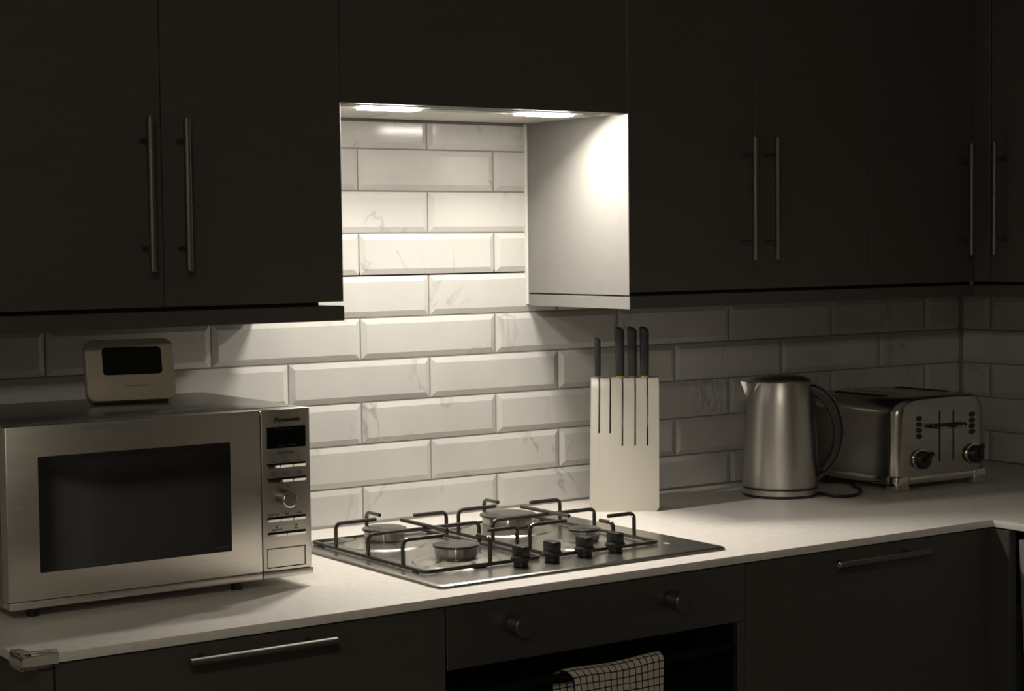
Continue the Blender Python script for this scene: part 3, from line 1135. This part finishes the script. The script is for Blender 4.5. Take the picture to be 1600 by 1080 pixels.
t = thing('kettle', 'tall brushed steel jug kettle with a black loop handle', 'kettle', (KX, KY, ZT + 0.0185), dirR)
zb = 0.0
bm = new()
lathe(bm, [(0.055, 0.0), (0.0745, 0.0003), (0.0768, 0.003), (0.0763, 0.03), (0.0735, 0.10), (0.0690, 0.17), (0.0630, 0.2140), (0.0618, 0.2170), (0.0598, 0.2188), (0.0575, 0.2194)], 56)
obj('jug', bm, 'satin_steel', t, world=False)
bm = new()
lathe(bm, [(0.0560, 0.2180), (0.0566, 0.2196), (0.0540, 0.2222), (0.040, 0.2262), (0.018, 0.2285), (0.004, 0.2290)], 48)
obj('lid', bm, 'satin_steel', t, world=False)
bm = new()
lathe(bm, [(0.0700, -0.0022), (0.0748, -0.0018), (0.0748, 0.0010), (0.070, 0.0012)], 48)
obj('base_seal', bm, 'black_plastic', t, world=False)
# spout: a half cone with its point on the jug and its mouth at the lid (local -x = image left)
bm = new()
rings = []
zt = 0.2165
for i in range(7):
    s = i / 6
    z = 0.174 + (zt - 0.174) * s
    rj = 0.0690 - (z - 0.17) * 0.137
    R_ = 0.0012 + 0.0318 * s
    xs_ = -math.sqrt(rj * rj - R_ * R_) + 0.0022
    tip = rj + 0.0012 + 0.0225 * s
    ring_ = []
    for k in range(13):
        a = PI / 2 + k * PI / 12
        # drawn-in beak: straight flanks meeting in a rounded nose
        u = abs(math.sin(a)) ** 1.0
        ring_.append((xs_ + (-tip - xs_) * (1 - u) ** 0.8, math.copysign(R_ * u, math.sin(a)), z - (0.003 * u if s == 1 else 0)))
    rings.append(ring_)
t2 = bmesh.new()
loft(t2, rings, False, False, closed=False)
bmesh.ops.recalc_face_normals(t2, faces=t2.faces[:])
bmesh.ops.solidify(t2, geom=t2.faces[:], thickness=0.0016)
merge(bm, t2, Matrix.Rotation(math.radians(22), 4, 'Z'))
obj('spout', bm, 'polished_steel', t, world=False)
# D-shaped handle on local +x
hp = [(0.058, 0.209), (0.078, 0.205), (0.100, 0.190), (0.117, 0.165), (0.1265, 0.132), (0.1270, 0.100), (0.1190, 0.068), (0.106, 0.044), (0.090, 0.026), (0.0755, 0.014)]
HPv = [Vector((x, 0, z)) for x, z in hp]
sm = []
for i in range(len(HPv) - 1):
    a, b, c, d_ = HPv[max(0, i - 1)], HPv[i], HPv[i + 1], HPv[min(len(HPv) - 1, i + 2)]
    for k in range(5):
        s = k / 5
        sm.append(0.5 * (2 * b + (c - a) * s + (2 * a - 5 * b + 4 * c - d_) * s * s + (3 * b - 3 * c + d_ - a) * s ** 3))
sm.append(HPv[-1])
hrot = Matrix.Rotation(math.radians(-4), 4, 'Z')
t2 = bmesh.new()
n = len(sm)
rings = []
for i, p in enumerate(sm):
    tg = (sm[min(n - 1, i + 1)] - sm[max(0, i - 1)]).normalized()
    nrm = Vector((-tg.z, 0, tg.x))          # inward
    if nrm.x > 0 and i < n * 0.7:
        nrm = -nrm if (Vector((0.05, 0, 0.11)) - p).dot(nrm) < 0 else nrm
    if (Vector((0.06, 0, 0.11)) - p).dot(nrm) < 0:
        nrm = -nrm
    th = 0.024 - 0.012 * abs(i / n - 0.25) - (0.008 if i > n * 0.85 else 0)
    wv = 0.0135
    sec = rounded_rect(th, wv * 2, 0.006, 3, th / 2, 0)
    rings.append([p + nrm * u + Vector((0, v, 0)) for u, v in sec])
loft(t2, rings)
bmesh.ops.recalc_face_normals(t2, faces=t2.faces[:])
bm = new()
merge(bm, t2, hrot)
hd = obj('handle', bm, 'black_plastic', t, world=False)
bm = new()
tube(bm, [hrot @ (p + Vector((0.0004, -0.0128, 0))) for p in sm[4:]], 0.0013, 6)
obj('handle_trim', bm, 'handle_steel', hd, world=False)
bm = new()
box(bm, 0.0655, 0.0715, -0.007, 0.007, 0.045, 0.190, 0.002, 2)
obj('water_gauge', bm, 'black_plastic', t, world=False)

# ================================================================== toaster
TX, TY = 1.8020, -0.2000
rt = math.radians(-1.5)
t = thing('toaster', 'retro polished steel four-slice toaster with black dials, in the right corner', 'toaster', (TX, TY, ZT), rt)
TW, TD, TH = 0.266, 0.272, 0.192
bm = new()
# body: rounded cross-section in xz, lofted from front to back with a soft nose
sect = []


def body_ring(y, s, zs):
    w, h = TW * s, (TH - 0.030) * zs
    pts = []
    r = 0.036
    for px, pz in ((w / 2, 0.030), ):
        pts.append((px, y, pz))
    for k in range(9):
        a = k * PI / 2 / 8
        pts.append((w / 2 - r + r * math.cos(a), y, 0.030 + h - r + r * math.sin(a)))
    for k in range(1, 6):
        u = k / 6
        pts.append((w / 2 - r - u * (w - 2 * r), y, 0.030 + h + 0.0022 * math.sin(PI * u)))
    for k in range(9):
        a = PI / 2 + k * PI / 2 / 8
        pts.append((-w / 2 + r + r * math.cos(a), y, 0.030 + h - r + r * math.sin(a)))
    pts.append((-w / 2, y, 0.030))
    return pts


ys = []
RP = 0.026
for k in range(9):          # rounded in plan at the front, less so at the back
    a = k * PI / 2 / 8
    dy = RP * (1 - math.cos(a))
    ww = (TW / 2 - RP + RP * math.sin(a)) / (TW / 2)
    ys.append((-TD / 2 + dy, ww, 0.972 + 0.028 * math.sin(a)))
for k in range(6):
    a = k * PI / 2 / 5
    ys.append((TD / 2 - 0.016 + 0.016 * math.sin(a), (TW / 2 - 0.016 + 0.016 * math.cos(a)) / (TW / 2), 0.98 + 0.02 * math.cos(a)))
loft(bm, [body_ring(*a) for a in ys])
bmesh.ops.recalc_face_normals(bm, faces=bm.faces[:])
obj('body', bm, 'toaster_steel', t, world=False, angle=50)
bm = new()
prism(bm, rounded_rect(TW - 0.004, TD - 0.004, 0.014, 4), 0.014, 0.031, 'xy', 0.003)
obj('plinth', bm, 'polished_steel', t, world=False)
for sx in (-1, 1):
    for sy in (-1, 1):
        bm = new()
        prism(bm, rounded_rect(0.042, 0.036, 0.010, 4, sx * (TW / 2 - 0.019), sy * (TD / 2 - 0.016)), 0.0005, 0.0325, 'xy', 0.004)
        obj('foot', bm, 'polished_steel', t, world=False)
for x in (-0.090, -0.034, 0.034, 0.090):
    bm = new()
    prism(bm, rounded_rect(0.018, 0.150, 0.008, 4, x, 0.012), TH - 0.012, TH + 0.0018)
    obj('bread_slot', bm, 'slot_dark', t, world=False)
FY = -TD / 2


def front_pt(px, pz):       # position on the front face from room x and height
    return (px - TX, FY, pz - ZT)


for px in (1.7925, 1.8330):
    x, y, z = front_pt(px, 1.008)
    bm = new()
    box(bm, x - 0.0018, x + 0.0018, y - 0.0006, y + 0.004, 0.057, 0.161)
    obj('lever_slot', bm, 'slot_dark', t, world=False)
for px in (1.7830, 1.8330):
    x, y, z = front_pt(px, 1.031)
    bm = new()
    box(bm, x - 0.0185, x + 0.0185, y - 0.022, y - 0.001, z - 0.004, z + 0.005, 0.003, 2)
    lv = obj('lever', bm, 'black_plastic', t, world=False)
    bm = new()
    box(bm, x - 0.012, x + 0.012, y - 0.0228, y - 0.020, z - 0.0028, z + 0.0005, 0.0006, 1)
    obj('lever_trim', bm, 'polished_steel', lv, world=False)
for px, pz in ((1.7370, 0.9640), (1.8930, 0.9650)):
    x, y, z = front_pt(px, pz)
    bm = new()
    lathe(bm, [(0.0225, 0), (0.0225, 0.003), (0.020, 0.004)], 32, Matrix.Translation((x, y + 0.001, z)) @ Matrix.Rotation(PI / 2, 4, 'X'))
    bz = obj('dial_bezel', bm, 'polished_steel', t, world=False)
    bm = new()
    lathe(bm, [(0.0190, 0.003), (0.0185, 0.014), (0.0165, 0.016)], 32, Matrix.Translation((x, y, z)) @ Matrix.Rotation(PI / 2, 4, 'X'))
    dl = obj('dial', bm, 'black_plastic', bz, world=False)
    bm = new()
    box(bm, -0.0050, 0.0235, -0.0215, -0.012, -0.0042, 0.0042, 0.002, 2, Matrix.Translation((x, y, z)) @ Matrix.Rotation(math.radians(-38 if px < 1.8 else -60), 4, 'Y'))
    obj('dial_grip', bm, 'black_plastic', bz, world=False)
for px in (1.7325, 1.8890):
    for k in range(4):
        x, y, z = front_pt(px, 1.0495 - k * 0.0123)
        bm = new()
        lathe(bm, [(0.0052, -0.001), (0.0052, 0.0025), (0.0042, 0.0035)], 16, Matrix.Translation((x, y, z)) @ Matrix.Rotation(PI / 2, 4, 'X') @ Matrix.Scale(1.35, 4, (1, 0, 0)))
        obj('button', bm, 'black_plastic', t, world=False)

# ================================================================== tea towel over the oven handle
bm = new()
uvl = bm.loops.layers.uv.new('UVMap')
TX0, TX1 = 0.5500, 0.7235
path = []
for k in range(15):
    path.append((-0.7035 + 0.0005 * k / 14, 0.56 + (0.7575 - 0.56) * k / 14, 0))
for k in range(1, 10):
    a = PI * k / 10
    path.append((-0.716 + 0.0125 * math.cos(a), 0.7575 + 0.0125 * math.sin(a) * 1.05, 0))
for k in range(26):
    path.append((-0.7285 - 0.0035 * math.sin(k / 25 * 2.2), 0.7575 - (0.7575 - 0.40) * k / 25, 0))
NX = 36
acc = [0.0]
for a, b in zip(path, path[1:]):
    acc.append(acc[-1] + math.hypot(b[0] - a[0], b[1] - a[1]))
grid = []
for j, (y, z, _) in enumerate(path):
    row = []
    front = j >= 24
    for i in range(NX + 1):
        u = i / NX
        xl = TX0 - (0.024 if j < 15 else 0.024 * max(0, (24 - j) / 9.0)) + (0.004 * math.sin(z * 30))
        xr = TX1 - 0.002 * math.sin(z * 22)
        x = xl + (xr - xl) * u
        wave = 0.0028 * math.sin(u * 9.0 + 0.6) * (1 if front else 0.5) * min(1.0, abs(z - 0.772) * 14)
        dz = 0.0016 * math.sin(u * 7 + 1) - 0.002 * (1 - u) if 14 <= j < 26 else 0
        row.append(bm.verts.new((x, y - wave if front else y + wave * 0.5, z + dz)))
    grid.append(row)
for j in range(len(grid) - 1):
    for i in range(NX):
        f = bm.faces.new((grid[j][i], grid[j][i + 1], grid[j + 1][i + 1], grid[j + 1][i]))
        for l, (a, b) in zip(f.loops, ((j, i), (j, i + 1), (j + 1, i + 1), (j + 1, i))):
            l[uvl].uv = (b / NX * (TX1 - TX0) / 0.0117, acc[a] / 0.0118)
bmesh.ops.recalc_face_normals(bm, faces=bm.faces[:])
bmesh.ops.solidify(bm, geom=bm.faces[:], thickness=0.0016)
tw = obj('tea_towel', bm, 'checked_cloth', angle=80)
tw['label'] = 'cream tea towel with a thin black grid, folded over the oven handle'
tw['category'] = 'towel'

# ================================================================== unseen fill lamp, added to raise the ambient light
t = thing('fill_lamp', 'round fill lamp added on the ceiling behind the viewer', 'lamp', (-1.6, -3.5, 2.4))
bm = new()
lathe(bm, [(0.15, -0.001), (0.16, -0.02), (0.14, -0.06), (0.08, -0.085), (0.01, -0.09)], 32)
obj('shade', bm, 'fill_globe', t, world=False)
